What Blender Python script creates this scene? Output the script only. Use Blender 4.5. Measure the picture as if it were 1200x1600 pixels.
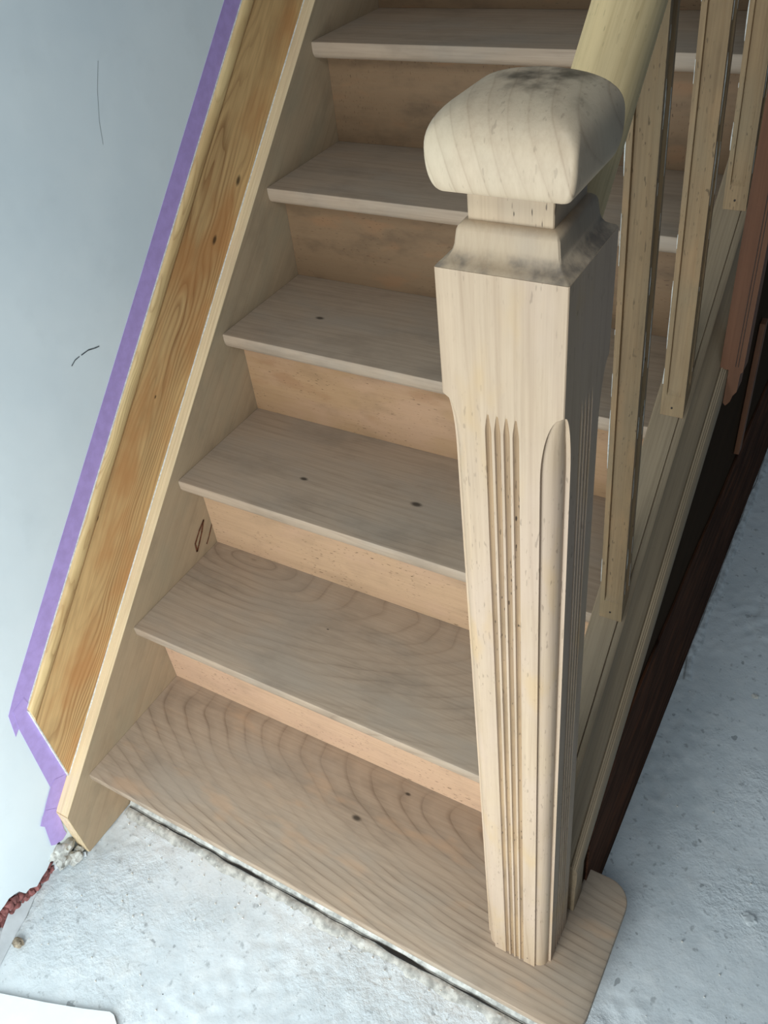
import bpy, bmesh, math, random
from mathutils import Vector, Matrix, noise

for o in list(bpy.data.objects):
    bpy.data.objects.remove(o)
scene = bpy.context.scene
COL = scene.collection

# ------------------------------------------------------------------ camera
RIGHT = Vector((0.86304247, 0.49450571, -0.10306212))
DOWN = Vector((0.25914382, -0.60858121, -0.74998226))
FWD = Vector((-0.43359218, 0.62055863, -0.65337953))
CAMPOS = Vector((1.0144106, -0.41788254, 1.48308273))
F_PX = 1352.81309
cd = bpy.data.cameras.new('camera')
cam = bpy.data.objects.new('camera', cd)
COL.objects.link(cam)
mw = Matrix.Identity(4)
for i in range(3):
    mw[i][0] = RIGHT[i]; mw[i][1] = -DOWN[i]; mw[i][2] = -FWD[i]; mw[i][3] = CAMPOS[i]
cam.matrix_world = mw
cd.sensor_fit = 'VERTICAL'; cd.sensor_height = 36.0; cd.sensor_width = 27.0
cd.lens = F_PX / 1600.0 * 36.0
cd.clip_start = 0.02; cd.clip_end = 50
scene.camera = cam

# ------------------------------------------------------------------ light
world = bpy.data.worlds.new('world'); scene.world = world
world.use_nodes = True
bg = world.node_tree.nodes['Background']
bg.inputs[0].default_value = (0.62, 0.80, 1.0, 1)
bg.inputs[1].default_value = 0.10

def area(name, loc, target, sx, sy, power, col):
    ld = bpy.data.lights.new(name, 'AREA'); ld.shape = 'RECTANGLE'
    ld.size = sx; ld.size_y = sy; ld.energy = power; ld.color = col
    o = bpy.data.objects.new(name, ld); COL.objects.link(o)
    o.location = loc
    o.rotation_euler = (Vector(target) - Vector(loc)).to_track_quat('-Z', 'Y').to_euler()
    return o
area('doorway_daylight', (0.60, -0.98, 0.60), (0.42, 0.5, 0.45), 0.75, 0.95, 15.5, (0.86, 0.96, 1.0))
area('high_fill_light', (0.9, -1.1, 2.4), (0.4, 0.3, 0.4), 0.8, 0.6, 12.0, (0.84, 0.95, 1.0))  # unseen fill lamp, added high up to balance the brightness

scene.view_settings.view_transform = 'Standard'
scene.view_settings.look = 'None'
scene.view_settings.gamma = 1
scene.view_settings.use_curve_mapping = False
scene.view_settings.exposure = 0.50

# ------------------------------------------------------------------ dimensions
RISE = 0.19; GO = 0.2015; Z1 = 0.1612; M = RISE / GO; NOSE = 0.045
XR = 0.777                 # inner face of the outer string
XO = 0.8535                # outside of the outer string
WALLX = -0.030
def ty(k): return (k - 1) * GO
def tz(k): return Z1 + (k - 1) * RISE

# ------------------------------------------------------------------ materials
def srgb(r, g, b):
    f = lambda c: (c / 255 / 12.92) if c / 255 <= 0.04045 else ((c / 255 + 0.055) / 1.055) ** 2.4
    return (f(r), f(g), f(b), 1)

class NT:
    def __init__(s, name):
        s.m = bpy.data.materials.new(name); s.m.use_nodes = True
        s.t = s.m.node_tree; s.n = s.t.nodes; s.b = s.n['Principled BSDF']
    def new(s, kind, **kw):
        nd = s.n.new(kind)
        for k, v in kw.items(): setattr(nd, k, v)
        return nd
    def put(s, sock, v):
        if isinstance(v, bpy.types.NodeSocket): s.t.links.new(v, sock)
        elif v is not None:
            if hasattr(sock.default_value, '__len__') and not hasattr(v, '__len__'): v = (v,) * len(sock.default_value)
            sock.default_value = v
    def math(s, op, a, b=None, c=None, clamp=False):
        nd = s.new('ShaderNodeMath', operation=op); nd.use_clamp = clamp
        s.put(nd.inputs[0], a)
        if b is not None: s.put(nd.inputs[1], b)
        if c is not None: s.put(nd.inputs[2], c)
        return nd.outputs[0]
    def vm(s, op, a, b=None):
        nd = s.new('ShaderNodeVectorMath', operation=op)
        s.put(nd.inputs[0], a)
        if b is not None: s.put(nd.inputs[1], b)
        return nd.outputs['Value'] if op in ('DOT_PRODUCT', 'LENGTH', 'DISTANCE') else nd.outputs[0]
    def xyz(s, x, y, z):
        nd = s.new('ShaderNodeCombineXYZ')
        for i, v in enumerate((x, y, z)): s.put(nd.inputs[i], v)
        return nd.outputs[0]
    def noise(s, vec, scale=1, detail=3, rough=0.55, dist=0):
        nd = s.new('ShaderNodeTexNoise'); s.put(nd.inputs['Vector'], vec)
        nd.inputs['Scale'].default_value = scale; nd.inputs['Detail'].default_value = detail
        nd.inputs['Roughness'].default_value = rough; nd.inputs['Distortion'].default_value = dist
        return nd.outputs['Fac']
    def mix(s, fac, a, b, mode='MIX'):
        nd = s.new('ShaderNodeMix', data_type='RGBA', blend_type=mode)
        s.put(nd.inputs['Factor'], fac); s.put(nd.inputs['A'], a); s.put(nd.inputs['B'], b)
        for sk in nd.inputs:
            if sk.type == 'RGBA' and sk.name == 'A': s.put(sk, a)
            if sk.type == 'RGBA' and sk.name == 'B': s.put(sk, b)
        return [o for o in nd.outputs if o.type == 'RGBA'][0]
    def ramp(s, fac, pts, interp='LINEAR'):
        nd = s.new('ShaderNodeValToRGB'); s.put(nd.inputs[0], fac)
        cr = nd.color_ramp; cr.interpolation = interp
        while len(cr.elements) < len(pts): cr.elements.new(0.5)
        for e, (p, c) in zip(cr.elements, pts):
            e.position = p; e.color = (c, c, c, 1) if not hasattr(c, '__len__') else c
        return nd.outputs[0]
    def step(s, v, lo, hi):
        nd = s.new('ShaderNodeMapRange', interpolation_type='SMOOTHSTEP')
        s.put(nd.inputs[0], v); nd.inputs[1].default_value = lo; nd.inputs[2].default_value = hi
        return nd.outputs[0]
    def bump(s, h, strength, dist):
        nd = s.new('ShaderNodeBump'); nd.inputs['Strength'].default_value = strength
        nd.inputs['Distance'].default_value = dist; s.put(nd.inputs['Height'], h)
        s.t.links.new(nd.outputs[0], s.b.inputs['Normal'])
    def done(s, col, rough, spec=0.3):
        s.put(s.b.inputs['Base Color'], col); s.put(s.b.inputs['Roughness'], rough)
        s.b.inputs['Specular IOR Level'].default_value = spec
        return s.m

def wood(name, light, dark, origin=(0, 0, 0), G=(1, 0, 0), A=(0, 1, 0), centre=(0.9, 0.25), el=5, freq=90,
         line=0.5, warp=0.02, wscale=(2, 7), fibre=0.18, fleck=0.0, fdir='G', blotch=0.25, tint=None, tintamt=0.35, knots=(),
         grime=0.0, grimecol=(70, 66, 60), grimescale=9, gbox=None, rough=0.62, tilt=0.6, sharp=0.10, orange=None, spec=0.3, bump=0.25, seed=0.0):
    """planed timber: G grain axis, A axis across the face"""
    s = NT(name)
    G = Vector(G).normalized(); A = Vector(A).normalized(); N = G.cross(A).normalized()
    pos = s.new('ShaderNodeNewGeometry').outputs['Position']
    p = s.vm('SUBTRACT', pos, tuple(origin))
    u = s.vm('DOT_PRODUCT', p, tuple(G)); v = s.vm('DOT_PRODUCT', p, tuple(A)); w = s.vm('DOT_PRODUCT', p, tuple(N))
    def vec(a, b, c=None, off=0.0):
        c = b if c is None else c
        return s.xyz(s.math('MULTIPLY_ADD', u, a, off + seed), s.math('MULTIPLY', v, b), s.math('MULTIPLY', w, c))
    n1 = s.noise(vec(wscale[0], wscale[1]), 1, 2, 0.5)
    n2 = s.noise(vec(wscale[0] * 3, wscale[1] * 3, off=5), 1, 1, 0.5)
    f = s.math('POWER', s.math('ADD',
        s.math('POWER', s.math('DIVIDE', s.math('SUBTRACT', u, centre[0]), el), 2.0),
        s.math('POWER', s.math('ADD', s.math('SUBTRACT', v, centre[1]), s.math('MULTIPLY', w, tilt)), 2.0)), 0.5)
    f = s.math('MULTIPLY_ADD', s.math('SUBTRACT', n1, 0.5), warp, f)
    f = s.math('MULTIPLY_ADD', s.math('SUBTRACT', n2, 0.5), warp * 0.10, f)
    kmask = None
    for (ku, kv, kr) in knots:
        d = s.math('POWER', s.math('ADD', s.math('POWER', s.math('DIVIDE', s.math('SUBTRACT', u, ku), 1.9), 2.0),
                   s.math('POWER', s.math('SUBTRACT', v, kv), 2.0)), 0.5)
        g = s.math('EXPONENT', s.math('MULTIPLY', s.math('POWER', s.math('DIVIDE', d, kr * 3.2), 2.0), -1.0))
        f = s.math('MULTIPLY_ADD', g, kr * 0.9, f)
        km = s.math('SUBTRACT', 1.0, s.step(d, kr * 0.35, kr * 1.3))
        kmask = km if kmask is None else s.math('MAXIMUM', kmask, km)
    fr = s.math('FRACT', s.math('MULTIPLY', f, freq))
    ring = s.ramp(fr, [(0, 1.0), (sharp, 0.12), (0.55, 0.0), (0.97, 0.45), (1.0, 1.0)])
    ringvar = s.step(s.noise(vec(1.5, 9, off=11), 1, 2), 0.3, 0.72)
    ring = s.math('MULTIPLY', ring, s.math('MULTIPLY_ADD', ringvar, 0.85 * line, 0.15 * line))
    col = s.mix(ring, srgb(*light), srgb(*dark))
    fb = s.noise(vec(6, 260, off=3), 1, 3, 0.7)
    col = s.mix(s.math('MULTIPLY', s.step(fb, 0.35, 0.75), fibre), col, srgb(*dark))
    fb2 = s.noise(vec(2.5, 60, off=23), 1, 3, 0.6)
    col = s.mix(s.math('MULTIPLY', s.step(fb2, 0.4, 0.7), fibre * 0.8), col, srgb(*[min(255, c * 1.12) for c in light]))
    bl = s.noise(vec(5, 11, off=31), 1, 3, 0.6)
    tn = tint or (150, 140, 132)
    col = s.mix(s.math('MULTIPLY', s.step(bl, 0.42, 0.68), tintamt), col, srgb(*tn))
    bl2 = s.noise(vec(7, 15, off=47), 1, 4, 0.65)
    col = s.mix(s.math('MULTIPLY', s.step(bl2, 0.45, 0.75), blotch), col, srgb(*[c * 0.72 for c in light]))
    if orange:
        o3 = s.noise(vec(9, 22, off=61), 1, 3, 0.5)
        col = s.mix(s.math('MULTIPLY', s.step(o3, 0.55, 0.7), 0.45), col, srgb(*orange))
    if fleck:
        sc = (90, 420) if fdir == 'G' else (420, 110)
        ff = s.noise(s.xyz(s.math('MULTIPLY', u, sc[0]), s.math('MULTIPLY', v, sc[1]), s.math('MULTIPLY', w, 200)), 1, 1, 0.5)
        gate = s.step(s.noise(vec(9, 14, off=71), 1, 2, 0.5), 0.40, 0.62)
        ff = s.math('MULTIPLY', s.step(ff, 0.66, 0.72), s.math('MULTIPLY_ADD', gate, fleck, fleck * 0.15), clamp=True)
        col = s.mix(ff, col, srgb(*[c * 0.55 for c in dark]))
    if grime:
        gn = s.noise(pos, grimescale, 4, 0.6)
        gm = s.step(gn, 0.42, 0.68)
        if gbox:
            sx = s.new('ShaderNodeSeparateXYZ'); s.put(sx.inputs[0], pos)
            for ax, lo, hi, soft in gbox:
                a = s.math('MULTIPLY', s.step(sx.outputs[ax], lo - soft, lo + soft),
                           s.math('SUBTRACT', 1.0, s.step(sx.outputs[ax], hi - soft, hi + soft)))
                gm = s.math('MULTIPLY', gm, a)
        col = s.mix(s.math('MULTIPLY', gm, grime), col, srgb(*grimecol))
    if kmask is not None:
        col = s.mix(s.math('MULTIPLY', kmask, 0.85), col, srgb(*[c * 0.38 for c in dark]))
    h = s.math('ADD', s.math('MULTIPLY', fb, 0.6), s.math('MULTIPLY', ring, -0.4))
    s.bump(h, bump, 0.0012)
    return s.done(col, rough, spec)

SL = Vector((0, GO, RISE)).normalized(); SLN = Vector((0, -RISE, GO)).normalized()
MAT = {}
tread_specs = {
    1: dict(centre=(0.98, 0.235), el=3.9, freq=84, line=0.7, warp=0.030, wscale=(3.2, 6), knots=((0.481, 0.145, 0.0050), (0.537, 0.222, 0.0030)), orange=(186, 150, 118), sharp=0.16),
    2: dict(centre=(0.10, 0.235), el=3.0, freq=62, line=0.55, warp=0.05, wscale=(3.0, 7), knots=((0.327, 0.146, 0.0014),), sharp=0.14, seed=3.3),
    3: dict(centre=(2.0, 0.65), el=9, freq=80, line=0.30, warp=0.06, wscale=(1.6, 9), knots=((0.213, 0.095, 0.0045), (0.43, 0.112, 0.0060)), seed=7.1),
    4: dict(centre=(2.5, -0.6), el=10, freq=70, line=0.28, warp=0.05, wscale=(1.5, 9), knots=((0.14, 0.111, 0.0050),), seed=11.7),
    5: dict(centre=(2.5, 0.9), el=12, freq=60, line=0.28, warp=0.05, wscale=(1.2, 10), seed=17.9),
    6: dict(centre=(2.5, 0.7), el=10, freq=60, line=0.25, warp=0.05, wscale=(1.3, 10), seed=23.0),
    7: dict(centre=(2.5, 0.7), el=10, freq=60, line=0.25, warp=0.05, wscale=(1.3, 10), seed=29.0),
}
for k, kw in tread_specs.items():
    MAT['tread%d' % k] = wood('sanded_beech_tread_%d' % k, (170, 148, 126), (92, 68, 50), origin=(0, ty(k), tz(k)), tilt=0.3,
                              tint=(152, 140, 126), tintamt=0.45, blotch=0.45, fibre=0.24, rough=0.55, **kw)
    MAT['riser%d' % k] = wood('sanded_beech_riser_%d' % k, ((192, 156, 126) if k < 3 else (180, 146, 114) if k == 3 else (162, 128, 94) if k == 4 else (126, 100, 74)), (122, 84, 54), origin=(0, ty(k) + NOSE, tz(k)), A=(0, 0, 1),  # upper risers: brown grime plus dimmer light up the flight, put into the colour
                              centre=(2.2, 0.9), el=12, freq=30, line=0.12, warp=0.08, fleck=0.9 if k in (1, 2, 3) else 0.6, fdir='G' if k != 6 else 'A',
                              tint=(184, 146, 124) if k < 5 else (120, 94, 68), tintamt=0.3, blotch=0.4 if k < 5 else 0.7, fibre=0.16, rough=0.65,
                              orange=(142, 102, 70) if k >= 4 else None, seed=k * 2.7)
MAT['string'] = wood('string_beech', (172, 150, 122), (122, 100, 76), G=SL, A=SLN, centre=(2.5, 0.5), el=9, freq=40, line=0.28,
                     warp=0.05, wscale=(2, 6), tint=(150, 142, 120), tintamt=0.4, blotch=0.4, fibre=0.18)
MAT['stringcap'] = wood('string_edge_beech', (222, 198, 160), (160, 128, 92), G=SL, A=(1, 0, 0), centre=(6, 0.3), el=60, freq=150, line=0.35,
                        warp=0.01, wscale=(2, 30), blotch=0.2, fibre=0.3, tint=(200, 170, 140), tintamt=0.3)
MAT['outer'] = wood('outer_string_beech', (150, 130, 104), (92, 72, 52), G=SL, A=(1, 0, 0), centre=(6, 0.3), el=60, freq=120, line=0.3,
                    warp=0.02, wscale=(2, 30), blotch=0.25, fibre=0.35, tint=(140, 124, 104), tintamt=0.4)
MAT['newel'] = wood('newel_beech', (178, 154, 128), (128, 98, 72), origin=(0.797, 0.11, 0), G=(0, 0, 1), A=(1, 0, 0), centre=(2.2, 0.16), el=16,
                    freq=46, line=0.5, warp=0.03, wscale=(1.2, 9), blotch=0.12, fibre=0.26, tint=(180, 156, 138), tintamt=0.5, fleck=0.3,
                    rough=0.6, tilt=0.85, sharp=0.12, orange=(180, 148, 104))
MAT['neck'] = wood('newel_neck_beech', (182, 158, 130), (128, 98, 72), origin=(0.797, 0.11, 0), G=(0, 0, 1), A=(1, 0, 0), centre=(2.2, 0.16), el=16,
                    freq=40, line=0.3, warp=0.03, blotch=0.1, fibre=0.25, fleck=0.9, fdir='G', rough=0.6, tilt=0.85)
MAT['moulding'] = wood('newel_moulding_beech', (174, 152, 126), (138, 110, 84), origin=(0.797, 0.11, 0), G=(0, 0, 1), A=(1, 0, 0), centre=(2.2, 0.16), el=16,
                    freq=50, line=0.3, warp=0.03, blotch=0.15, fibre=0.22, grime=0.75, grimecol=(88, 80, 74), grimescale=38,
                    gbox=((2, 1.21, 1.2325, 0.004),), rough=0.6, tilt=0.85)
MAT['cap'] = wood('newel_cap_beech', (188, 166, 140), (124, 94, 68), origin=(0.797, 0.06, 1.25), G=(0.16, -0.45, 0.9), A=(1, 0, 0), centre=(0.35, 0.30), el=2.6,
                  freq=80, line=0.6, warp=0.02, wscale=(4, 9), blotch=0.12, fibre=0.15, tint=(186, 176, 152), tintamt=0.3, fleck=0.2,
                  grime=1.0, grimecol=(88, 76, 60), grimescale=24, gbox=((1, 0.075, 0.16, 0.012), (2, 1.322, 1.36, 0.005), (0, 0.76, 0.845, 0.012)), rough=0.55, tilt=0.4, sharp=0.10)
MAT['rail'] = wood('handrail_wood', (218, 190, 142), (168, 138, 92), G=SL, A=(1, 0, 0), centre=(6, 0.3), el=60, freq=120, line=0.4, warp=0.02,
                   wscale=(2, 25), blotch=0.15, fibre=0.4, tint=(206, 182, 138), tintamt=0.3, fleck=0.3)
MAT['baluster'] = wood('baluster_wood', (150, 122, 88), (92, 68, 44), G=(0, 0, 1), A=(1, 0, 0), centre=(6, 0.3), el=60, freq=200, line=0.35, warp=0.02,
                       wscale=(2, 30), blotch=0.35, fibre=0.35, fleck=0.5, tint=(138, 124, 98), tintamt=0.4, orange=(170, 132, 92))
MAT['red'] = wood('reddish_wood', (116, 76, 52), (78, 48, 32), G=(0, 0, 1), A=(1, 0, 0), centre=(6, 0.3), el=60, freq=140, line=0.4, warp=0.02,
                  wscale=(2, 30), blotch=0.3, fibre=0.3, tint=(104, 74, 54), tintamt=0.3)
MAT['darkboard'] = wood('dark_stained_board', (88, 58, 42), (18, 11, 8), G=(0, 1, 0.10), A=(0, -0.1, 1), centre=(4, 0.5), el=30, freq=26, line=1.0, warp=0.10,
                        wscale=(3.5, 34), blotch=0.8, fibre=0.7, tint=(44, 26, 18), tintamt=0.6, rough=0.95, sharp=0.3, orange=(110, 66, 42), spec=0.05)
MAT['darkpanel'] = wood('dark_stained_panel', (58, 42, 27), (36, 24, 16), G=(0, 1, 0.9), A=(0, -0.9, 1), centre=(4, 0.5), el=30, freq=12, line=0.3, warp=0.05,
                        wscale=(1, 6), blotch=0.4, fibre=0.2, tint=(46, 34, 22), tintamt=0.5, rough=0.95, spec=0.05)
MAT['pine'] = wood('pine_board', (216, 178, 124), (122, 72, 36), G=SL, A=SLN, origin=(0, 0, 0.19), centre=(0.62, 0.070), el=15.0, freq=125, line=1.0, warp=0.075,
                   wscale=(2.6, 13), blotch=0.35, fibre=0.25, tint=(190, 132, 80), tintamt=0.7, sharp=0.45, bump=0.2,
                   knots=((1.075, 0.029, 0.0055), (0.959, 0.043, 0.0050), (0.664, 0.071, 0.002), (0.439, 0.12, 0.003)), rough=0.5)
MAT['pinebead'] = wood('pine_bead', (226, 196, 142), (138, 94, 50), G=SL, A=SLN, origin=(0, 0, 0.33), centre=(0.5, 0.01), el=26, freq=210, line=0.7, warp=0.05,
                   wscale=(4, 20), blotch=0.3, fibre=0.2, tint=(178, 132, 82), tintamt=0.4, sharp=0.3, rough=0.5)

def plaster():
    s = NT('painted_plaster')
    pos = s.new('ShaderNodeNewGeometry').outputs['Position']
    n = s.noise(pos, 3.2, 4, 0.6); n2 = s.noise(pos, 18, 4, 0.6)
    col = s.mix(s.step(n, 0.35, 0.7), srgb(224, 232, 234), srgb(214, 224, 228))
    col = s.mix(s.math('MULTIPLY', s.step(n2, 0.55, 0.8), 0.12), col, srgb(190, 198, 200))
    s.bump(s.math('ADD', s.noise(pos, 9, 3), s.math('MULTIPLY', n2, 0.15)), 0.25, 0.004)
    return s.done(col, 0.42, 0.4)
MAT['plaster'] = plaster()

def concrete():
    s = NT('rough_concrete')
    pos = s.new('ShaderNodeNewGeometry').outputs['Position']
    n = s.noise(pos, 2.6, 4, 0.6); n2 = s.noise(pos, 26, 5, 0.7); n3 = s.noise(pos, 170, 2, 0.6); n4 = s.noise(pos, 60, 3, 0.6)
    col = s.mix(s.step(n, 0.35, 0.68), srgb(216, 220, 221), srgb(194, 200, 202))
    col = s.mix(s.math('MULTIPLY', s.step(n2, 0.42, 0.72), 0.5), col, srgb(222, 223, 221))
    col = s.mix(s.math('MULTIPLY', s.step(n4, 0.60, 0.72), 0.45), col, srgb(112, 114, 114))
    col = s.mix(s.step(n3, 0.745, 0.78), col, srgb(58, 58, 58))
    n5 = s.noise(s.vm('ADD', pos, (5, 3, 1)), 11, 2, 0.4)
    n5 = s.noise(s.vm('ADD', pos, (5, 3, 1)), 34, 2, 0.4)
    col = s.mix(s.math('MULTIPLY', s.step(n5, 0.74, 0.76), 0.55), col, srgb(110, 113, 114))
    n6 = s.noise(s.vm('ADD', pos, (1, 9, 4)), 8, 4, 0.6)
    col = s.mix(s.math('MULTIPLY', s.step(n6, 0.62, 0.72), 0.5), col, srgb(206, 206, 202))
    gate = s.step(s.noise(s.vm('ADD', pos, (2, 2, 0)), 3.5, 3, 0.6), 0.45, 0.66)
    sx = s.new('ShaderNodeSeparateXYZ'); s.put(sx.inputs[0], pos)
    near = s.math('SUBTRACT', 1.0, s.step(s.math('ABSOLUTE', s.math('SUBTRACT', sx.outputs[1], 0.0)), 0.05, 0.16))
    gate = s.math('MAXIMUM', gate, s.math('MULTIPLY', near, s.step(sx.outputs[0], 0.25, 0.6)))
    n7 = s.noise(pos, 110, 3, 0.65)
    s.bump(s.math('ADD', s.math('MULTIPLY', n2, 0.8), s.math('MULTIPLY', s.math('ADD', n4, n7), s.math('MULTIPLY_ADD', gate, 1.1, 0.05))), 0.42, 0.005)
    return s.done(col, 0.85, 0.2)
MAT['concrete'] = concrete()

def plain(name, rgb, rough=0.7, var=0.15, scale=30, bump=0.2, spec=0.3):
    s = NT(name)
    pos = s.new('ShaderNodeNewGeometry').outputs['Position']
    n = s.noise(pos, scale, 4, 0.6)
    col = s.mix(s.step(n, 0.3, 0.7), srgb(*rgb), srgb(*[c * (1 - var) for c in rgb]))
    if bump: s.bump(n, bump, 0.002)
    return s.done(col, rough, spec)
MAT['tape'] = plain('purple_masking_tape', (184, 160, 220), 0.55, 0.06, 60, 0.1)
MAT['tape2'] = plain('purple_masking_tape_doubled', (160, 132, 208), 0.55, 0.06, 60, 0.1)
MAT['white'] = plain('white_filler', (226, 222, 212), 0.7, 0.15, 200, 0.3)
MAT['mortar'] = plain('old_mortar', (206, 204, 196), 0.9, 0.3, 60, 0.8)
MAT['skim'] = plain('pale_skim', (226, 230, 230), 0.85, 0.2, 60, 0.6)
MAT['brick'] = plain('exposed_brick', (156, 100, 96), 0.9, 0.3, 70, 0.8)
MAT['membrane'] = plain('pale_membrane', (206, 210, 212), 0.6, 0.1, 20, 0.1)
MAT['sheet'] = plain('white_board', (226, 230, 230), 0.6, 0.03, 20, 0.05)
MAT['stone'] = plain('beige_stone', (176, 160, 138), 0.9, 0.35, 120, 0.8)
MAT['dark'] = plain('dark_gap', (34, 30, 26), 0.9, 0.2, 60, 0.2)
MAT['nail'] = plain('rusty_nail', (52, 38, 30), 0.5, 0.3, 200, 0.2)
MAT['pencil'] = plain('pencil_mark', (88, 94, 98), 0.7, 0.3, 200, 0.0)
MAT['orangeglue'] = plain('resin_glue', (176, 128, 70), 0.5, 0.3, 90, 0.3)

# ------------------------------------------------------------------ helpers
def empty(name, loc, label=None, cat=None, group=None):
    o = bpy.data.objects.new(name, None); COL.objects.link(o)
    o.location = loc; o.empty_display_size = 0.05
    tag(o, label, cat, group); return o
def tag(o, label=None, cat=None, group=None, kind=None):
    if label: o['label'] = label
    if cat: o['category'] = cat
    if group: o['group'] = group
    if kind: o['kind'] = kind
    return o
ORG = {}
def link(name, bm, mat, parent=None, origin=None, smooth=35):
    """verts come in world coordinates; origin = object origin in world"""
    if origin is None: origin = ORG.get(parent.name, Vector((0, 0, 0))) if parent else Vector((0, 0, 0))
    origin = Vector(origin)
    bmesh.ops.recalc_face_normals(bm, faces=bm.faces)
    bmesh.ops.translate(bm, verts=bm.verts, vec=-origin)
    me = bpy.data.meshes.new(name)
    if smooth:
        for e in bm.edges:
            if len(e.link_faces) == 2 and e.calc_face_angle(0) > math.radians(smooth): e.smooth = False
        for f in bm.faces: f.smooth = True
    bm.to_mesh(me); bm.free()
    for m_ in (mat if isinstance(mat, (list, tuple)) else [mat]): me.materials.append(m_)
    o = bpy.data.objects.new(name, me); COL.objects.link(o)
    if parent:
        o.parent = parent; o.location = origin - ORG[parent.name]
    else: o.location = origin
    ORG[o.name] = origin
    return o
def root(name, loc, label, cat, group=None):
    o = empty(name, loc, label, cat, group); ORG[o.name] = Vector(loc); return o
def box(bm, lo, hi, bev=0.0):
    r = bmesh.ops.create_cube(bm, size=1)
    for v in r['verts']:
        v.co = Vector([(lo[i] + hi[i]) / 2 + v.co[i] * (hi[i] - lo[i]) for i in range(3)])
    if bev:
        es = list({e for v in r['verts'] for e in v.link_edges})
        bmesh.ops.bevel(bm, geom=es, offset=bev, segments=2, affect='EDGES', profile=0.5)
    return bm
def loft(bm, rings, cap=True, closed=True):
    R = [[bm.verts.new(p) for p in r] for r in rings]
    n = len(R[0])
    for a, b in zip(R, R[1:]):
        for i in range(n if closed else n - 1):
            j = (i + 1) % n
            bm.faces.new((a[i], a[j], b[j], b[i]))
    if cap and closed:
        bm.faces.new(R[0]); bm.faces.new(R[-1])
    return R
def prism(bm, poly, off):
    off = Vector(off)
    loft(bm, [[Vector(p) for p in poly], [Vector(p) + off for p in poly]])
    return bm
def bevel_all(bm, w, seg=2, ang=30):
    es = [e for e in bm.edges if len(e.link_faces) == 2 and e.calc_face_angle(0) > math.radians(ang)]
    bmesh.ops.bevel(bm, geom=es, offset=w, segments=seg, affect='EDGES', profile=0.5)
def lump(bm, c, r, seed, sub=2, amp=0.35, sq=(1, 1, 1)):
    q = bmesh.ops.create_icosphere(bm, subdivisions=sub, radius=1)
    for v in q['verts']:
        d = v.co.normalized()
        k = 1 + amp * noise.noise(d * 1.7 + Vector((seed, seed * 2, 0))) + amp * 0.5 * noise.noise(d * 4 + Vector((0, seed, seed)))
        v.co = Vector(c) + Vector((d.x * sq[0], d.y * sq[1], d.z * sq[2])) * r * k
def slope_extrude(bm, prof, y0, y1, plumb=True):
    """prof: (x, z above the pitch line z=M*y); swept up the pitch between plumb cuts"""
    loft(bm, [[(x, y0, zz + M * y0) for x, zz in prof], [(x, y1, zz + M * y1) for x, zz in prof]])
def ray_on(px, py, ax, val):
    v = RIGHT * ((px - 600) / F_PX) + DOWN * ((py - 800) / F_PX) + FWD
    return CAMPOS + v * ((val - CAMPOS[ax]) / v[ax])

# ------------------------------------------------------------------ setting
# concrete floor: a fine grid, roughened
bm = bmesh.new()
def axis_pts(lo, hi, step): 
    n = int(round((hi - lo) / step)); return [lo + (hi - lo) * i / n for i in range(n + 1)]
xs = [-1.2, -0.6, -0.3] + axis_pts(-0.12, 1.5, 0.006) + [1.8, 2.4, 3.2]
ys = [-3.0, -1.6, -0.8] + axis_pts(-0.42, 1.9, 0.0085) + [2.2, 3.0]
grid = []
for y in ys:
    row = []
    for x in xs:
        P = Vector((x, y, 0))
        rough = noise.noise(P * 3.0 + Vector((2.3, 0.7, 0)))
        a = 0.0006 + 0.0030 * max(0.0, min(1.0, (rough + 0.05) * 2.5))
        if y < 0.12 and x > 0.35: a = max(a, 0.0028)
        if x > 0.9 and y < 0.15: a = max(a, 0.0030)
        h = a * (noise.noise(P * 70) + 0.6 * noise.noise(P * 33)) - 0.001
        row.append(bm.verts.new((x, y, h if (-0.12 < x < 1.5 and -0.42 < y < 1.9) else 0)))
    grid.append(row)
for r0, r1 in zip(grid, grid[1:]):
    for i in range(len(xs) - 1):
        bm.faces.new((r0[i], r0[i + 1], r1[i + 1], r1[i]))
tag(link('floor', bm, MAT['concrete'], smooth=80), kind='structure')

# plastered wall with a ragged foot
bm = bmesh.new()
foot = [(ray_on(x, y, 0, WALLX)[1], ray_on(x, y, 0, WALLX)[2]) for x, y in
        ((84, 1328), (79, 1346), (73, 1360), (66, 1370), (58, 1385), (47, 1388), (40, 1396), (30, 1393), (22, 1398), (14, 1404), (7, 1415), (0, 1424), (-14, 1430), (-40, 1450))]
prof = [(-2.2, 2.9), (-2.2, -0.02), (-0.30, -0.02)] + foot[::-1] + [(-0.095, 0.058), (-0.09, -0.02), (3.0, -0.02), (3.0, 2.9)]
prism(bm, [(WALLX, y, z) for y, z in prof], (-0.02, 0, 0))
w = tag(link('wall_left', bm, MAT['plaster'], smooth=0), kind='structure')
bm = bmesh.new(); box(bm, (-0.16, -2.2, -0.03), (WALLX - 0.0205, 3.0, 2.9))
link('brick_core', bm, MAT['brick'], w, smooth=0)
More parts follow.
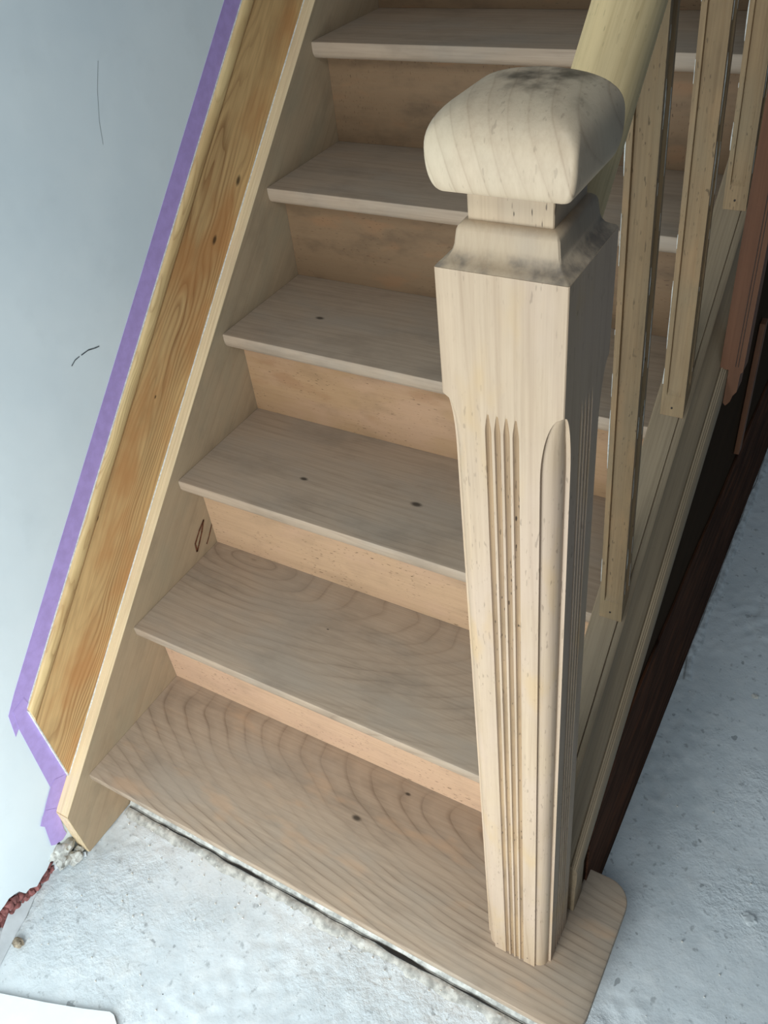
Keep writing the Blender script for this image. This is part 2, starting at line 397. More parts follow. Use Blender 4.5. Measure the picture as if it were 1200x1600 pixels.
# marks on the wall
def mark(pts, wd, name='scuff_mark'):
    b_ = bmesh.new(); c = [ray_on(x, y, 0, WALLX + 0.0003) for x, y in pts]
    for i in range(len(c) - 1):
        d = (c[i + 1] - c[i]).normalized(); n_ = Vector((0, -d.z, d.y)) * wd
        a0 = c[i] + n_; a1 = c[i] - n_; a2 = c[i + 1] - n_ * 0.8; a3 = c[i + 1] + n_ * 0.8
        prism(b_, [a0, a1, a2, a3], (0.0002, 0, 0))
    link(name, b_, MAT['pencil'], w, smooth=0)
mark([(112, 572), (117, 563), (124, 557)], 0.0008)
mark([(127, 555), (138, 547), (148, 544), (155, 541)], 0.0009)
mark([(153, 95), (152, 140), (155, 190), (161, 226)], 0.00012)

# pine skirting running up the stairs
PF = -0.0245
sk = root('baseboard_left', (PF, -0.02, 0.17), None, None); sk['kind'] = 'structure'
bm = bmesh.new()
slope_extrude(bm, [(WALLX + 0.0003, 0.188), (PF, 0.188), (PF, 0.3535), (WALLX + 0.0003, 0.3535)], -0.0205, 2.3)
link('board', bm, MAT['pine'], sk, smooth=0)
bm = bmesh.new()
pr = [(WALLX + 0.0003, 0.3535)]
for i in range(9):
    a = math.pi * i / 8
    pr.append((PF - 0.001 + 0.005 * math.sin(a), 0.370 - 0.0155 * math.cos(a)))
pr += [(WALLX + 0.0003, 0.386)]
slope_extrude(bm, pr, -0.0205, 2.3)
link('bead', bm, MAT['pinebead'], sk)
# white filler lines: along the top edge, the cut end, and the joint with the string
def ragged_line(b_, xa, zrel, y0, y1, wd, step=0.02, seed=0, gap=0.0, th=0.0012):
    y = y0; pv = None
    while y < y1:
        k = max(0.15, 0.7 + 0.9 * noise.noise(Vector((y * 23, seed, 0))))
        if noise.noise(Vector((y * 9, seed + 7, 0))) < gap - 0.5: k = 0.03
        ww = wd * k
        ring = [(xa - th, y, M * y + zrel - ww), (xa + th, y, M * y + zrel - ww), (xa + th, y, M * y + zrel + ww), (xa - th, y, M * y + zrel + ww)]
        ring = [b_.verts.new(p) for p in ring]
        if pv:
            for i in range(4): b_.faces.new((pv[i], pv[(i + 1) % 4], ring[(i + 1) % 4], ring[i]))
        pv = ring; y += step
bm = bmesh.new(); ragged_line(bm, WALLX + 0.001, 0.3862, -0.02, 2.0, 0.0018, seed=3, gap=0.2)
link('filler', bm, MAT['white'], sk, smooth=0)
bm = bmesh.new(); box(bm, (WALLX + 0.0004, -0.0225, 0.166), (PF + 0.0002, -0.0206, 0.364))
link('filler', bm, MAT['white'], sk, smooth=0)

# ------------------------------------------------------------------ staircase
st = root('staircase', (0.40, 0.0, 0.0), 'sanded beech staircase rising between white wall and newel post', 'staircase')
SY0 = -0.0705; STOP = 0.191
# wall string
bm = bmesh.new()
Yt = 1.9
side = [(SY0, 0.0015), (SY0, STOP + M * SY0), (Yt, STOP + M * Yt), (Yt, STOP + M * Yt - 0.30), (0.28, 0.0015)]
prism(bm, [(-0.0004, y, z) for y, z in side], (-0.0294, 0, 0))
bevel_all(bm, 0.0012, 2)
ws = link('wall_string', bm, MAT['string'], st)
# edge strip capping the string
bm = bmesh.new()
e = 0.0015
slope_extrude(bm, [(-0.0296, STOP + e - 0.004), (-0.0005, STOP + e - 0.004), (-0.0002, STOP + e - 0.0008), (-0.0010, STOP + e), (-0.0110, STOP + e), (-0.0118, STOP + e - 0.0012), (-0.0126, STOP + e), (-0.0290, STOP + e), (-0.0296, STOP + e - 0.001)], SY0 - 0.0004, Yt)
link('string_edge', bm, MAT['stringcap'], ws)
bm = bmesh.new()
loft(bm, [[(x, SY0 - 0.0004, z) for x, z in ((-0.0294, 0.002), (-0.0012, 0.002), (-0.0012, 0.1235), (-0.0294, 0.1235))],
          [(x, SY0 - 0.0018, z) for x, z in ((-0.0290, 0.003), (-0.0016, 0.003), (-0.0016, 0.1240), (-0.0290, 0.1240))]])
link('string_edge', bm, MAT['stringcap'], ws)
bm = bmesh.new()
def seam(b_, zr, x0, seed, y0=-0.02, y1=1.7, wd=0.0011):
    y = y0; pv = None
    while y < y1:
        k = max(0.12, 0.75 + 1.2 * noise.noise(Vector((y * 31, seed, 0))))
        ww = wd * k
        r = [b_.verts.new(p) for p in ((x0 - ww, y, M * y + zr), (x0 + ww, y, M * y + zr), (x0 + ww * 0.5, y, M * y + zr + 0.0008), (x0 - ww, y, M * y + zr + 0.0008))]
        if pv:
            for i in range(4): b_.faces.new((pv[i], pv[(i + 1) % 4], r[(i + 1) % 4], r[i]))
        pv = r; y += 0.012
seam(bm, STOP + e + 0.0001, PF + 0.0010, 1.0, wd=0.0016)
link('filler', bm, MAT['white'], ws, smooth=0)
# knot scar on the inner face of the wall string
bm = bmesh.new()
for pts in ([(318, 812), (311, 830), (305, 850), (308, 862)], [(318, 812), (315, 832), (311, 850), (308, 862)], [(331, 818), (327, 836), (323, 850)]):
    c = [ray_on(x, y, 0, 0.0002) for x, y in pts]
    for i in range(len(c) - 1):
        d = (c[i + 1] - c[i]).normalized(); n_ = Vector((0, -d.z, d.y)) * (0.0022 if pts[0][0] < 330 else 0.0014)
        prism(bm, [c[i] + n_ * 0.7, c[i] - n_ * 0.7, c[i + 1] - n_, c[i + 1] + n_], (0.0002, 0, 0))
MAT['scar'] = plain('knot_scar', (120, 74, 50), 0.6, 0.4, 220, 0.2)
link('knot_scar', bm, MAT['scar'], ws, smooth=0)

# treads
def nosing(y, z, th=0.030):
    p = [(0.0, 0.0)]
    out = [(y + 0.003, z), (y + 0.0008, z - 0.0009), (y, z - 0.003)]
    out += [(y, z - 0.012)]
    for i in range(1, 7):
        a = math.pi / 2 * i / 6
        out.append((y + 0.014 * (1 - math.cos(a)), z - 0.014 - 0.016 * math.sin(a)))
    return out
for k in range(1, 9):
    kk = min(k, 7)
    y, z = ty(k), tz(k)
    bm = bmesh.new()
    if k == 1:
        # first tread: carries the newel and runs on past it with rounded corners
        def outline(ins):
            x1 = 0.920 - ins; y0 = 0.0 + ins; y1 = 0.236 - ins; r = 0.036
            pts = [(0.0, y0)]
            for i in range(9):
                a = -math.pi / 2 + math.pi / 2 * i / 8
                pts.append((x1 - r + r * math.cos(a), y0 + r + r * math.sin(a)))
            for i in range(9):
                a = math.pi / 2 * i / 8
                pts.append((x1 - r + r * math.cos(a), y1 - r + r * math.sin(a)))
            pts += [(0.845, y1), (0.845, GO + NOSE + 0.012), (0.0, GO + NOSE + 0.012)]
            return pts
        rings = []
        for ins, dz in ((0.003, 0), (0.0008, -0.0009), (0, -0.003), (0, -0.014), (0.0015, -0.020), (0.005, -0.025), (0.010, -0.029), (0.014, -0.030)):
            rings.append([(px, py, z + dz) for px, py in outline(ins)])
        loft(bm, rings)
    else:
        poly = nosing(y, z) + [(y + GO + NOSE + 0.012, z - 0.030), (y + GO + NOSE + 0.012, z)]
        prism(bm, [(0.0002, a, b) for a, b in poly], (XR - 0.0004, 0, 0))
    tr = link('tread', bm, MAT['tread%d' % kk], st, origin=(0, y, z))
    # riser below this tread's nosing
    ry = y + NOSE; zb = tz(k - 1) + 0.0004 if k > 1 else 0.002
    bm = bmesh.new()
    xr = XR if k > 1 else 0.872
    box(bm, (0.0002, ry, zb), (xr - 0.0002, ry + 0.012, z - 0.0302))
    link('riser', bm, MAT['riser%d' % kk], st, origin=(0, ry, zb), smooth=0)
    # scotia under the nosing
    bm = bmesh.new(); zz = z - 0.0302; r = 0.009
    pr = [(ry - 0.0002, zz), (ry - r - 0.002, zz), (ry - r - 0.002, zz - 0.002)]
    for i in range(1, 7):
        a = math.pi / 2 * i / 6
        pr.append((ry - r - 0.002 + r * math.sin(a), zz - 0.002 - r * (1 - math.cos(a))))
    pr += [(ry - 0.0002, zz - 0.002 - r)]
    prism(bm, [(0.0004, a, b) for a, b in pr], (xr - 0.0008, 0, 0))
    link('scotia', bm, MAT['riser%d' % kk], st, origin=(0, ry, z))
# return side of the first step
bm = bmesh.new(); box(bm, (0.860, 0.0575, 0.002), (0.872, 0.215, Z1 - 0.0305))
link('step_return', bm, MAT['riser1'], st, smooth=0)

# outer string, moulded
YS = 0.160
bm = bmesh.new()
T = STOP
prof = [(XR, T - 0.26), (XR, T - 0.0015), (XR + 0.0015, T), (0.8132, T), (0.8135, T - 0.004), (0.8148, T - 0.004), (0.8151, T), (0.8215, T), (0.8232, T - 0.0015)]
# hollow on the outside, then the stepped moulding
for i in range(1, 8):
    t = i / 7
    prof.append((0.8236 + 0.0195 * (t - 0.07 * math.sin(2 * math.pi * t)), T - 0.003 - 0.044 * t))
prof += [(0.8434, T - 0.0500), (0.8440, T - 0.0470), (0.8465, T - 0.0470), (0.8470, T - 0.0500), (0.8488, T - 0.0500), (0.8492, T - 0.0530), (0.8512, T - 0.0530), (0.8520, T - 0.0560), (XO, T - 0.0590),
         (XO, T - 0.100), (XO - 0.003, T - 0.105), (0.838, T - 0.105), (0.838, T - 0.26)]
rr = []
for y in (YS, YS + 0.05, Yt):
    rr.append([(x, y, max(zz + M * y, Z1 + 0.0006 if y < 0.3 else 0.002)) for x, zz in prof])
loft(bm, rr)
os_ = link('outer_string', bm, MAT['outer'], st)
bm = bmesh.new(); box(bm, (0.8383, YS + 0.001, Z1 + 0.0006), (XO - 0.001, YS + 0.034, T + M * YS - 0.062), 0.001)
link('string_foot', bm, MAT['outer'], st)

# ------------------------------------------------------------------ newel post
NC = Vector((0.797, 0.110, 0)); H = 0.048
nw = root('newel_post', (NC.x, NC.y, Z1), 'chunky pale beech newel post with rounded cap, fluted sides and tapered corners', 'newel post')
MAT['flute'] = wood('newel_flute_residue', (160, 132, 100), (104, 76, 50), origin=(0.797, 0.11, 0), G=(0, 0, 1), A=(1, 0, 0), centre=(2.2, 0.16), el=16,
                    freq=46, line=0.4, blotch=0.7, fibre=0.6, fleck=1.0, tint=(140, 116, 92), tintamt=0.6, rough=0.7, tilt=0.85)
def newel_ring(z):
    cm, q, ze, zt_ = 0.0175, 0.0036, 1.058, 1.121
    uu = (z - ze) / (zt_ - ze)
    c = cm if uu <= 0 else (cm * math.sqrt(max(0, 1 - uu * uu)) if uu < 1 else 0)
    c = max(c, 0.0008)
    qq = q * min(1, c / cm * 1.2); qq = min(qq, c * 0.45)
    fl = min(1, max(0, (1.112 - z) / 0.016)); 
    pts = []
    for s_ in range(4):
        th = s_ * math.pi / 2
        face = []
        cx, cy = -(H - c), -(H - c)
        loc = []
        loc.append((-(H - c), -H))
        for t in (-0.0112, -0.00373, 0.00373, 0.0112):
            wdt = 0.0026 * (0.25 + 0.75 * fl); d = 0.0026 * fl
            for a, b in ((-1, 0), (-0.75, 0.75), (-0.3, 1.0), (0.3, 1.0), (0.75, 0.75), (1, 0)):
                loc.append((t + a * wdt, -H + b * d))
        loc.append((H - c, -H))
        loc.append((H - c + 0.0002, -H + qq))
        r = c - qq
        for i in range(1, 8):
            a = -math.pi / 2 + math.pi / 2 * i / 8
            loc.append((H - c + r * math.cos(a), -H + c + r * math.sin(a)))
        loc.append((H - qq, -H + c - 0.0002))
        for x, y in loc:
            pts.append((NC.x + x * math.cos(th) - y * math.sin(th), NC.y + x * math.sin(th) + y * math.cos(th), z))
    return pts
zs = [Z1 + 0.0004, 0.4, 0.7, 0.95, 1.05] + [1.058 + 0.063 * (i / 14) ** 0.8 for i in range(15)] + [1.1212, 1.16, 1.20, 1.2212, 1.222]
rings = [newel_ring(z) for z in zs]
def lean(z): return -0.002 + 0.006 * max(0, (1.1 - z)) / 0.94
rings = [[(x + lean(z), y, z) for x, y, z in r] for r in rings]
bm = bmesh.new(); RR = loft(bm, rings)
per = len(RR[0]) // 4
sets = []
for R_ in RR:
    idx = {v: i for i, v in enumerate(R_)}
    sets.append(idx)
vi = {}
for R_ in RR:
    for i, v in enumerate(R_): vi[v] = i
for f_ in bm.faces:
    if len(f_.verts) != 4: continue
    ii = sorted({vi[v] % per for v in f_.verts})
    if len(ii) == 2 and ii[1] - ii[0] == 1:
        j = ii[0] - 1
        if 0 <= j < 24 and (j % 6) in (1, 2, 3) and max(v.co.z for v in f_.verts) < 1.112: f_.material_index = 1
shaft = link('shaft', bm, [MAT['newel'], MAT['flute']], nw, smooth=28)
NX = NC.x - 0.002
def sq_ring(cx, cy, h, z, b=0.0012, hy=None):
    hy = hy or h
    return [(cx + sx * (h - bx), cy + sy * (hy - by), z) for sx, sy, bx, by in
            ((-1, -1, 0, b), (-1, -1, b, 0), (1, -1, b, 0), (1, -1, 0, b), (1, 1, 0, b), (1, 1, b, 0), (-1, 1, b, 0), (-1, 1, 0, b))]
bm = bmesh.new()
pm = [(1.2222, 0.0478), (1.2232, 0.0470), (1.2250, 0.0440), (1.2275, 0.0408), (1.2310, 0.0386), (1.2350, 0.0374), (1.2400, 0.0368), (1.2445, 0.0362), (1.2475, 0.0350), (1.2494, 0.0328), (1.2500, 0.0300)]
loft(bm, [sq_ring(NX, NC.y, h, z) for z, h in pm])
link('stepped_moulding', bm, MAT['moulding'], nw, smooth=40)
bm = bmesh.new()
loft(bm, [sq_ring(NX, NC.y, 0.0300, z, 0.0008) for z in (1.2490, 1.2765)])
link('neck', bm, MAT['neck'], nw, smooth=28)
# cap: loaf-shaped, rounded over at the front
bm = bmesh.new()
ccx = 0.7990
prof = []   # (z, half width x, front y, back y, corner radius)
N_ = 30
zb, zt_, zm = 1.2760, 1.3315, 1.3020
for i in range(N_ + 1):
    zz = zb + (zt_ - zb) * (1 - math.cos(math.pi * i / N_)) / 2
    if zz < zm:
        k_ = math.sqrt(max(0, 1 - ((zm - zz) / (zm - zb)) ** 2.4))
        ax = 0.0405 + 0.0085 * k_; yf = 0.0590 - 0.0070 * k_; yb = 0.1300 + 0.0080 * k_; cr = 0.0035
    else:
        s_ = (zz - zm) / (zt_ - zm)
        ax = 0.0490 * max(0, 1 - s_ ** 2.9) ** (1 / 2.9)
        yf = 0.0520 + 0.040 * (1 - max(0, 1 - s_ ** 2.3) ** (1 / 2.1))
        yb = 0.1380 - 0.016 * (1 - max(0, 1 - s_ ** 3) ** (1 / 2.6))
        cr = 0.0035 + 0.016 * s_ ** 2
    prof.append((zz, max(ax, 0.006), yf, yb, cr))
rings = []
for zz, ax, yf, yb, cr in prof:
    cy = (yf + yb) / 2; hy = (yb - yf) / 2; cr = min(cr, ax * 0.95, hy * 0.95)
    ring = []
    for (sx, sy, a0) in ((1, -1, -90), (1, 1, 0), (-1, 1, 90), (-1, -1, 180)):
        for j in range(7):
            a = math.radians(a0 + 90 * j / 6)
            ring.append((ccx + sx * (ax - cr) + cr * math.cos(a), cy + sy * (hy - cr) + cr * math.sin(a), zz))
    rings.append(ring)
loft(bm, rings)
link('cap', bm, MAT['cap'], nw, smooth=60)
# little nail marks at the foot of the post
for px, py in ((777.5, 1474), (824, 1497)):
    c = ray_on(px, py, 1, 0.0622)
    bm = bmesh.new(); lump(bm, c, 0.0012, px, 1, 0.2, (1, 0.5, 1.2)); link('nail', bm, MAT['nail'], nw)

# ------------------------------------------------------------------ handrail
hx, hz0 = 0.799, 1.060
bm = bmesh.new()
rings = []
for y in (0.1585, 0.5, 1.0, 1.5, 2.0):
    ring = []
    for i in range(36):
        a = 2 * math.pi * i / 36
        ex = 0.0258 * math.copysign(abs(math.cos(a)) ** 0.9, math.cos(a)); ez = 0.0285 * math.copysign(abs(math.sin(a)) ** 0.9, math.sin(a))
        # section is square to the pitch; the lower end is cut plumb against the post
        yy = y - ez * SL.z * 0; z = hz0 + M * y + ez / SL.y
        ring.append((hx + ex, yy, z))
    rings.append(ring)
loft(bm, rings)
tag(link('handrail', bm, MAT['rail'], origin=(hx, 0.1585, hz0 + M * 0.1585)), 'thick rounded pale handrail rising from behind the newel cap', 'handrail')

# ------------------------------------------------------------------ balusters
def baluster_section(hx_, hy_, d):
    st_ = 0.0062; out = []
    def side(h, o):     # along one face from -h to h, o = outward distance
        return [(-h, o), (-h + st_, o), (-h + st_ + 0.0008, o - d), (h - st_ - 0.0008, o - d), (h - st_, o)]
    f = side(hx_, hy_); r = side(hy_, hx_)
    out += [(x, -y) for x, y in f]
    out += [(y, x) for x, y in r]
    out += [(-x, y) for x, y in f]
    out += [(-y, -x) for x, y in r]
    return out
def make_baluster(xc, yf, label, top=None):
    hx_, hy_ = 0.0155, 0.0145
    yc = yf + hy_; z0 = STOP + M * yf
    ztop = hz0 + M * yc - 0.0393 if top is None else top
    r_ = root('baluster', (xc, yc, z0), label, 'baluster', 'moulded stair balusters')
    bm = bmesh.new()
    zbk = z0 + M * 2 * hy_
    R = []
    lv = [(z0 + 0.0006, 0), (z0 + 0.034, 0), (z0 + 0.037, 0.6), (z0 + 0.041, 1), (ztop, 1)]
    for z, f in lv:
        sec = baluster_section(hx_, hy_, 0.0034 * f)
        row = []
        for x, y in sec:
            zz = z
            if f == 0 and z < z0 + 0.01: zz = z + M * (y + hy_)
            elif z == ztop: zz = z + M * y
            elif f < 1 or z < z0 + 0.05: zz = z + 0.35 * M * (y + hy_)
            sh = -0.022 * (zz - z0) * 1.0
            row.append((xc + x + sh, yc + y, zz))
        R.append(row)
    loft(bm, R)
    link('shaft', bm, MAT['baluster'], r_, smooth=25)
    bm = bmesh.new()
    lump(bm, (xc - 0.001, yf - 0.0002, z0 + 0.014), 0.0016, yf, 1, 0.2, (1, 0.4, 1.3))
    link('nail', bm, MAT['nail'], r_)
    # remnants of old white paint along the arrises
    for ox, oy, sd_ in ((-hx_, -hy_, 1), (hx_, -hy_ + 0.006, 2), (hx_, hy_ - 0.005, 3)):
        bm = bmesh.new(); z = z0 + 0.05; pv = None; ztop_ = ztop - 0.05
        while z < ztop_:
            k_ = noise.noise(Vector((z * 26, yf * 9, sd_ * 3.1))); w_ = 0.00075 * max(0.0, k_ * 1.7 + 0.15)
            if w_ <= 0.00008: pv = None; z += 0.006; continue
            cx_ = xc + ox - 0.022 * (z - z0); cy_ = yc + oy
            r = [bm.verts.new(p) for p in ((cx_ - w_, cy_ - 0.0002, z), (cx_ + 0.0003, cy_ - 0.0003, z), (cx_ + w_, cy_ + 0.0004, z), (cx_ - 0.0003, cy_ + w_, z))]
            if pv:
                for j in range(4): bm.faces.new((pv[j], pv[(j + 1) % 4], r[(j + 1) % 4], r[j]))
            pv = r; z += 0.006
        tag(link('paint_remnant', bm, MAT['white'], r_, smooth=0), kind='stuff')
    return r_
make_baluster(0.8035, 0.389, 'moulded wooden baluster nearest the newel post, lowest on the flight')
make_baluster(0.8038, 0.602, 'middle moulded wooden baluster, nail hole in its foot above bare string')
make_baluster(0.8045, 0.819, 'moulded wooden baluster highest on the flight, beside the reddish post')

# reddish post lapped over the outside of the string
rp = root('notched_post', (0.857, 0.692, 0.735), 'reddish-brown upright post notched over the outside of the string, ragged at its foot', 'post')
bm = bmesh.new()
def post_poly():
    return [(0.8425, 0.793), (0.8545, 0.793), (0.8545, 0.738), (0.8580, 0.734), (0.8605, 0.737), (0.8635, 0.742), (0.8655, 0.752), (0.8700, 0.760), (0.8705, 0.790), (0.8735, 0.793), (0.8735, 1.45), (0.8425, 1.45)]
prism(bm, [(x - 0.012 * (z - 0.74) * 0.3, 0.690, z) for x, z in post_poly()], (0, 0.030, 0))
bevel_all(bm, 0.0007, 1, 40)
link('post', bm, MAT['red'], rp, smooth=28)
bm = bmesh.new()
for x in (0.8625, 0.8660): box(bm, (x - 0.0004, 0.6893, 0.80), (x + 0.0004, 0.6902, 1.44))
link('groove', bm, MAT['nail'], rp, smooth=0)

# ------------------------------------------------------------------ spandrel below the outer string
sp = root('spandrel_panel', (0.85, 1.0, 0.0), 'dark stained boarding under the outer side of the stairs', 'panel')
bm = bmesh.new()
PX = XO - 0.0035
poly = [(YS + 0.036, 0.002), (1.9, 0.002), (1.9, T - 0.1065 + M * 1.9), (YS + 0.036, T - 0.1065 + M * (YS + 0.036))]
prism(bm, [(PX - 0.001, y, z) for y, z in poly], (-0.0095, 0, 0))
link('panel', bm, MAT['darkpanel'], sp, smooth=0)
bm = bmesh.new()
# lower rough boards, irregular upper edge
BT = lambda y: 0.415
up = []
for i in range(41):
    y = 0.215 + (1.9 - 0.215) * i / 40
    up.append((y, min(T - 0.115 + M * y, BT(y) + 0.012 * noise.noise(Vector((y * 5, 0, 0))))))
prism(bm, [(PX - 0.0005, y, z) for y, z in [(0.215, 0.002), (1.9, 0.002)] + up[::-1]], (0.0035, 0, 0))
link('boards', bm, MAT['darkboard'], sp, smooth=0)
bm = bmesh.new()
box(bm, (PX, 0.962, 0.45), (PX + 0.009, 0.984, 0.72), 0.001)
tag(link('batten', bm, MAT['red'], origin=(PX, 0.973, 0.45)), 'thin upright reddish batten on the dark boarding', 'batten')

# pale skim line where the boarding meets the floor
bm = bmesh.new(); pv = None
for i in range(90):
    y = 0.78 + 1.1 * i / 89
    wd = 0.008 + 0.007 * (noise.noise(Vector((y * 14, 2, 0))) + 0.4) ; cx_ = 0.860 + 0.004 * noise.noise(Vector((y * 9, 5, 0)))
    if y < 0.84: cx_ += 0.010 * (0.84 - y) / 0.06 + 0.0
    wd = max(wd, 0.003); hh = 0.0035 + 0.001 * noise.noise(Vector((y * 30, 1, 0)))
    r = [bm.verts.new(p) for p in ((cx_ - wd * 0.8, y, -0.001), (cx_ - wd * 0.4, y, hh), (cx_ + wd * 0.5, y, hh * 0.9), (cx_ + wd, y, -0.001))]
    if pv:
        for j in range(3): bm.faces.new((pv[j], pv[j + 1], r[j + 1], r[j]))
    pv = r
tag(link('plaster_ridge', bm, MAT['skim'], origin=(0.862, 0.78, 0)), 'ragged pale plaster ridge along the foot of the dark boarding', 'plaster ridge')

# ------------------------------------------------------------------ masking tape on the wall
def tape(poly, lift, mat, label, group='strips of purple masking tape'):
    c = [ray_on(x, y, 0, WALLX + lift) for x, y in poly]
    b_ = bmesh.new(); prism(b_, c, (0.0003, 0, 0))
    o_ = link('masking_tape', b_, mat, origin=c[0], smooth=0)
    tag(o_, label, 'tape', group); return o_
c = []
bm = bmesh.new(); rl = []
for i in range(60):
    y = -0.055 + 1.9 * i / 59
    wob = 0.0006 * noise.noise(Vector((y * 6, 0, 3)))
    a0, a1 = 0.3885, 0.4365 + wob
    if i == 0: a0, a1 = 0.3895, 0.437
    rl.append([(WALLX + 0.0002, y, M * y + a0), (WALLX + 0.0006, y, M * y + a0), (WALLX + 0.0006, y - 0.0, M * y + a1), (WALLX + 0.0002, y, M * y + a1)])
# torn lower end
rl[0] = [(x, y + (-0.004 if k_ in (0, 1) else 0.004), z) for k_, (x, y, z) in enumerate(rl[0])]
loft(bm, rl)
tag(link('masking_tape', bm, MAT['tape'], origin=rl[0][0], smooth=0), 'long purple masking tape strip running up the wall along the pine board', 'tape', 'strips of purple masking tape')
tape([(37, 1090), (46, 1101), (104, 1211), (79, 1231), (30, 1140), (20, 1113)], 0.0008, MAT['tape'], 'short purple masking tape strip down the cut end of the pine board')
tape([(79, 1229), (85, 1218), (104, 1209), (98, 1240), (91, 1268), (93, 1285), (66, 1281), (72, 1255)], 0.0013, MAT['tape'], 'small purple masking tape piece beside the front end of the string')
tape([(66, 1277), (72, 1266), (92, 1262), (93, 1275), (100, 1296), (104, 1302), (98, 1312), (86, 1320), (80, 1321), (70, 1292), (63, 1291)], 0.0018, MAT['tape'], 'torn lowest purple masking tape scrap above the broken plaster')

# ------------------------------------------------------------------ rubble and floor oddments
bm = bmesh.new()
rnd = random.Random(4)
cc = [(-0.028, -0.098, 0.034, 0.018), (-0.020, -0.112, 0.022, 0.014), (-0.012, -0.095, 0.012, 0.013), (-0.034, -0.115, 0.04, 0.012), (-0.016, -0.082, 0.010, 0.010)]
for i, (x, y, z, r) in enumerate(cc): lump(bm, (x, y, z), r, i * 3.1, 3, 0.5, (0.9, 1.1, 0.9))
tag(link('mortar_lump', bm, MAT['mortar'], origin=(-0.025, -0.1, 0)), 'crumbly grey mortar lump in the corner below the tape', 'rubble')
# broken brick edge at the foot of the wall
bm = bmesh.new()
bp = [(76, 1350), (70, 1362), (64, 1374), (57, 1386), (48, 1394), (40, 1402), (31, 1402), (22, 1406), (14, 1414), (7, 1424), (0, 1433), (-10, 1440)]
for i, (px, py) in enumerate(bp):
    for q_ in range(2):
        p = ray_on(px + 3 * q_, py + 9 * q_, 0, -0.040)
        lump(bm, p, 0.0075 + 0.002 * rnd.random(), i * 1.7 + q_, 2, 0.5, (0.9, 1.0, 0.9))
tag(link('broken_brick', bm, MAT['brick'], origin=(-0.033, -0.12, 0.02)), 'reddish broken brick edge showing under the wall plaster', 'brick')
# curling pale membrane strip
cl = [(133, 1334), (112, 1341), (92, 1350), (75, 1362), (62, 1378), (50, 1400), (38, 1428), (22, 1456), (8, 1482), (-6, 1510)]
bm = bmesh.new(); pv = None
for i, (x, y) in enumerate(cl):
    g = ray_on(x, y, 2, 0.010)
    t = i / (len(cl) - 1); hh = 0.004 + 0.022 * math.sin(math.pi * min(1, t * 1.1)) if t < 0.9 else 0.012
    nxt = ray_on(*cl[min(i + 1, len(cl) - 1)], 2, 0.010); prv = ray_on(*cl[max(i - 1, 0)], 2, 0.010)
    d = (nxt - prv).normalized(); n_ = Vector((-d.y, d.x, 0))
    if n_.x > 0: n_ = -n_
    a = Vector((g.x, g.y, 0.0)); b = a + n_ * (0.004 + 0.014 * math.sin(math.pi * t)) + Vector((0, 0, hh * 0.6)); c_ = b + n_ * 0.006 * (0.5 + t) + Vector((0, 0, hh * 0.5))
    up_ = Vector((0, 0, 0.0012)) - n_ * 0.0008
    r = [bm.verts.new(p) for p in (a, b, c_, c_ + up_, b + up_, a + up_)]
    if pv:
        for j in range(6): bm.faces.new((pv[j], pv[(j + 1) % 6], r[(j + 1) % 6], r[j]))
    else: bm.faces.new(r)
    pv = r
bm.faces.new(pv)
tag(link('membrane_strip', bm, MAT['membrane'], origin=(-0.02, -0.2, 0)), 'pale curling membrane strip between the wall foot and the concrete', 'membrane')
g = ray_on(29, 1474, 2, 0.004)
bm = bmesh.new(); lump(bm, (g.x, g.y, 0.006), 0.0085, 2.2, 3, 0.45, (1.1, 0.9, 0.8)); lump(bm, (g.x - 0.006, g.y + 0.001, 0.004), 0.006, 5.2, 3, 0.45)
tag(link('stone', bm, MAT['stone'], origin=(g.x, g.y, 0)), 'small beige stone lying by the membrane strip', 'stone')
# white board in the bottom left corner
bm = bmesh.new()
c = [ray_on(x, y, 2, 0.006) for x, y in ((-60, 1545), (0, 1552), (70, 1566), (130, 1576), (172, 1581), (178, 1586), (183, 1603), (190, 1640), (100, 1760), (-80, 1700))]
prism(bm, [(p.x, p.y, 0.0065) for p in c], (0, 0, -0.005))
tag(link('white_sheet', bm, MAT['sheet'], origin=(c[4].x, c[4].y, 0.0), smooth=0), 'white sheet lying on the concrete at the lower left corner', 'sheet')
# crumbly mortar along the foot of the first riser
bm = bmesh.new(); pv = None
n_s = 170
for i in range(n_s + 1):
    x = 0.003 + 0.862 * i / n_s
    a = noise.noise(Vector((x * 40, 1.0, 0))); b = noise.noise(Vector((x * 60, 4.0, 0))); c_ = noise.noise(Vector((x * 18, 8.0, 0)))
    wd = 0.003 + 0.004 * c_
    row = [(x, 0.0445, 0.012 + 0.003 * a), (x, 0.0400 + 0.001 * b, 0.008 + 0.003 * b), (x, 0.0350 - 0.002 * c_, 0.0005 + 0.002 * a),
           (x, 0.0300 - wd * 0.3, 0.0035 + 0.003 * b), (x, 0.0250 - wd, 0.002 + 0.0015 * a), (x, 0.018 - wd * 1.6, -0.002)]
    r = [bm.verts.new(p) for p in row]
    if pv:
        for j in range(5): bm.faces.new((pv[j], pv[j + 1], r[j + 1], r[j]))
    pv = r
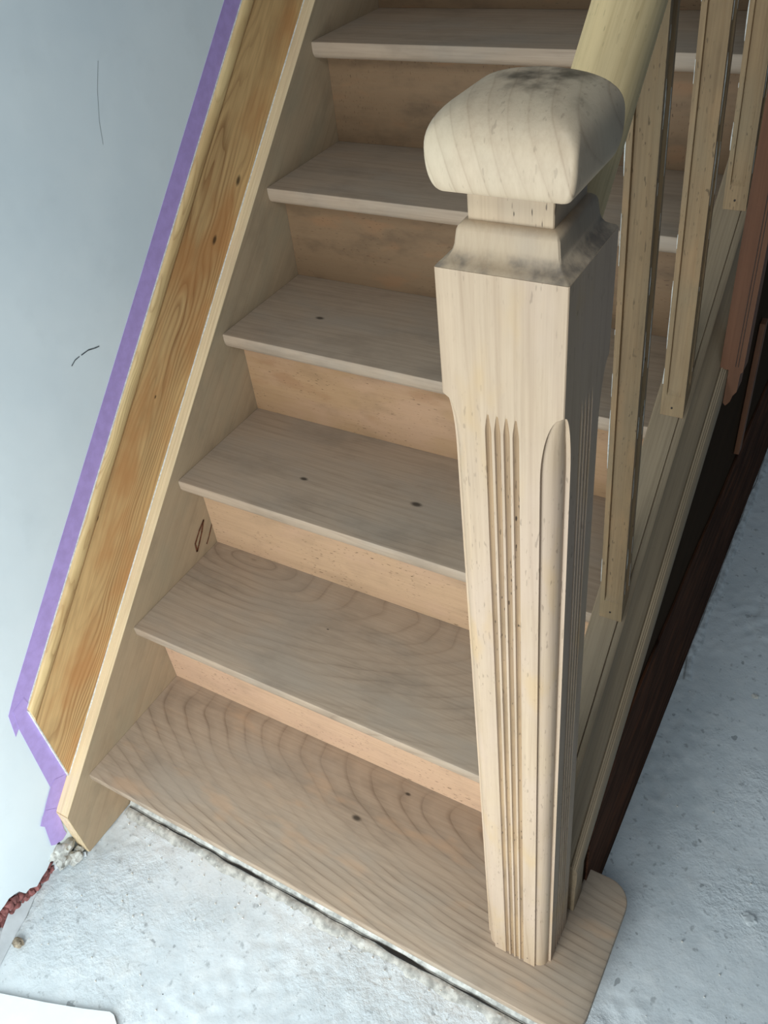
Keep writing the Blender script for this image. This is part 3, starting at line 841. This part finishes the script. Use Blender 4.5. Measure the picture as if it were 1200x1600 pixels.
tag(link('mortar_fillet', bm, MAT['mortar'], origin=(0.4, 0.04, 0), smooth=50), 'rough crumbled mortar along the floor under the front edge of the first tread', 'mortar', kind='stuff')
bm = bmesh.new(); pv = None
for i in range(n_s + 1):
    x = 0.006 + 0.855 * i / n_s
    k_ = noise.noise(Vector((x * 22, 3.0, 0))); w_ = max(0.0003, 0.0007 + 0.0040 * noise.noise(Vector((x * 9, 6.0, 0))))
    yy = 0.0335 + 0.003 * k_
    r = [bm.verts.new(p) for p in ((x, yy - w_, 0.0046), (x, yy + w_, 0.0058), (x, yy + w_, 0.0040), (x, yy - w_, 0.0030))]
    if pv:
        for j in range(4): bm.faces.new((pv[j], pv[(j + 1) % 4], r[(j + 1) % 4], r[j]))
    pv = r
mf = [o for o in bpy.data.objects if o.name == 'mortar_fillet'][0]
link('crack', bm, MAT['dark'], mf, smooth=0)
bm = bmesh.new(); rnd = random.Random(9)
for i in range(420):
    if i < 200: x = rnd.uniform(0.02, 0.86); y = 0.034 - abs(rnd.gauss(0, 0.022))
    elif i < 300: x = rnd.uniform(0.0, 0.35); y = rnd.uniform(-0.28, 0.02)
    else: x = rnd.uniform(0.88, 1.3); y = rnd.uniform(-0.1, 1.2)
    r = 0.0007 + 0.0016 * rnd.random() ** 3
    q = bmesh.ops.create_icosphere(bm, subdivisions=1, radius=r)
    for v in q['verts']: v.co = v.co * rnd.uniform(0.6, 1.2) + Vector((x, y, 0.001))
tag(link('grit', bm, MAT['white'], origin=(0.5, 0, 0), smooth=0), 'pale loose grit scattered over the concrete', 'grit', kind='stuff')

# dabs of plaster dropped on the floor
for x, y, r, lab in ((1.000, 0.798, 0.0065, 'small white plaster dab on the concrete right of the stairs'), (1.088, 0.350, 0.011, 'larger flat pale plaster splash on the concrete at lower right')):
    bm = bmesh.new(); lump(bm, (x, y, 0.0008), r, x * 7, 3, 0.6, (1.0, 0.8, 0.16))
    tag(link('plaster_dab', bm, MAT['white'] if r < 0.01 else MAT['skim'], origin=(x, y, 0)), lab, 'plaster', 'plaster dabs on the floor')
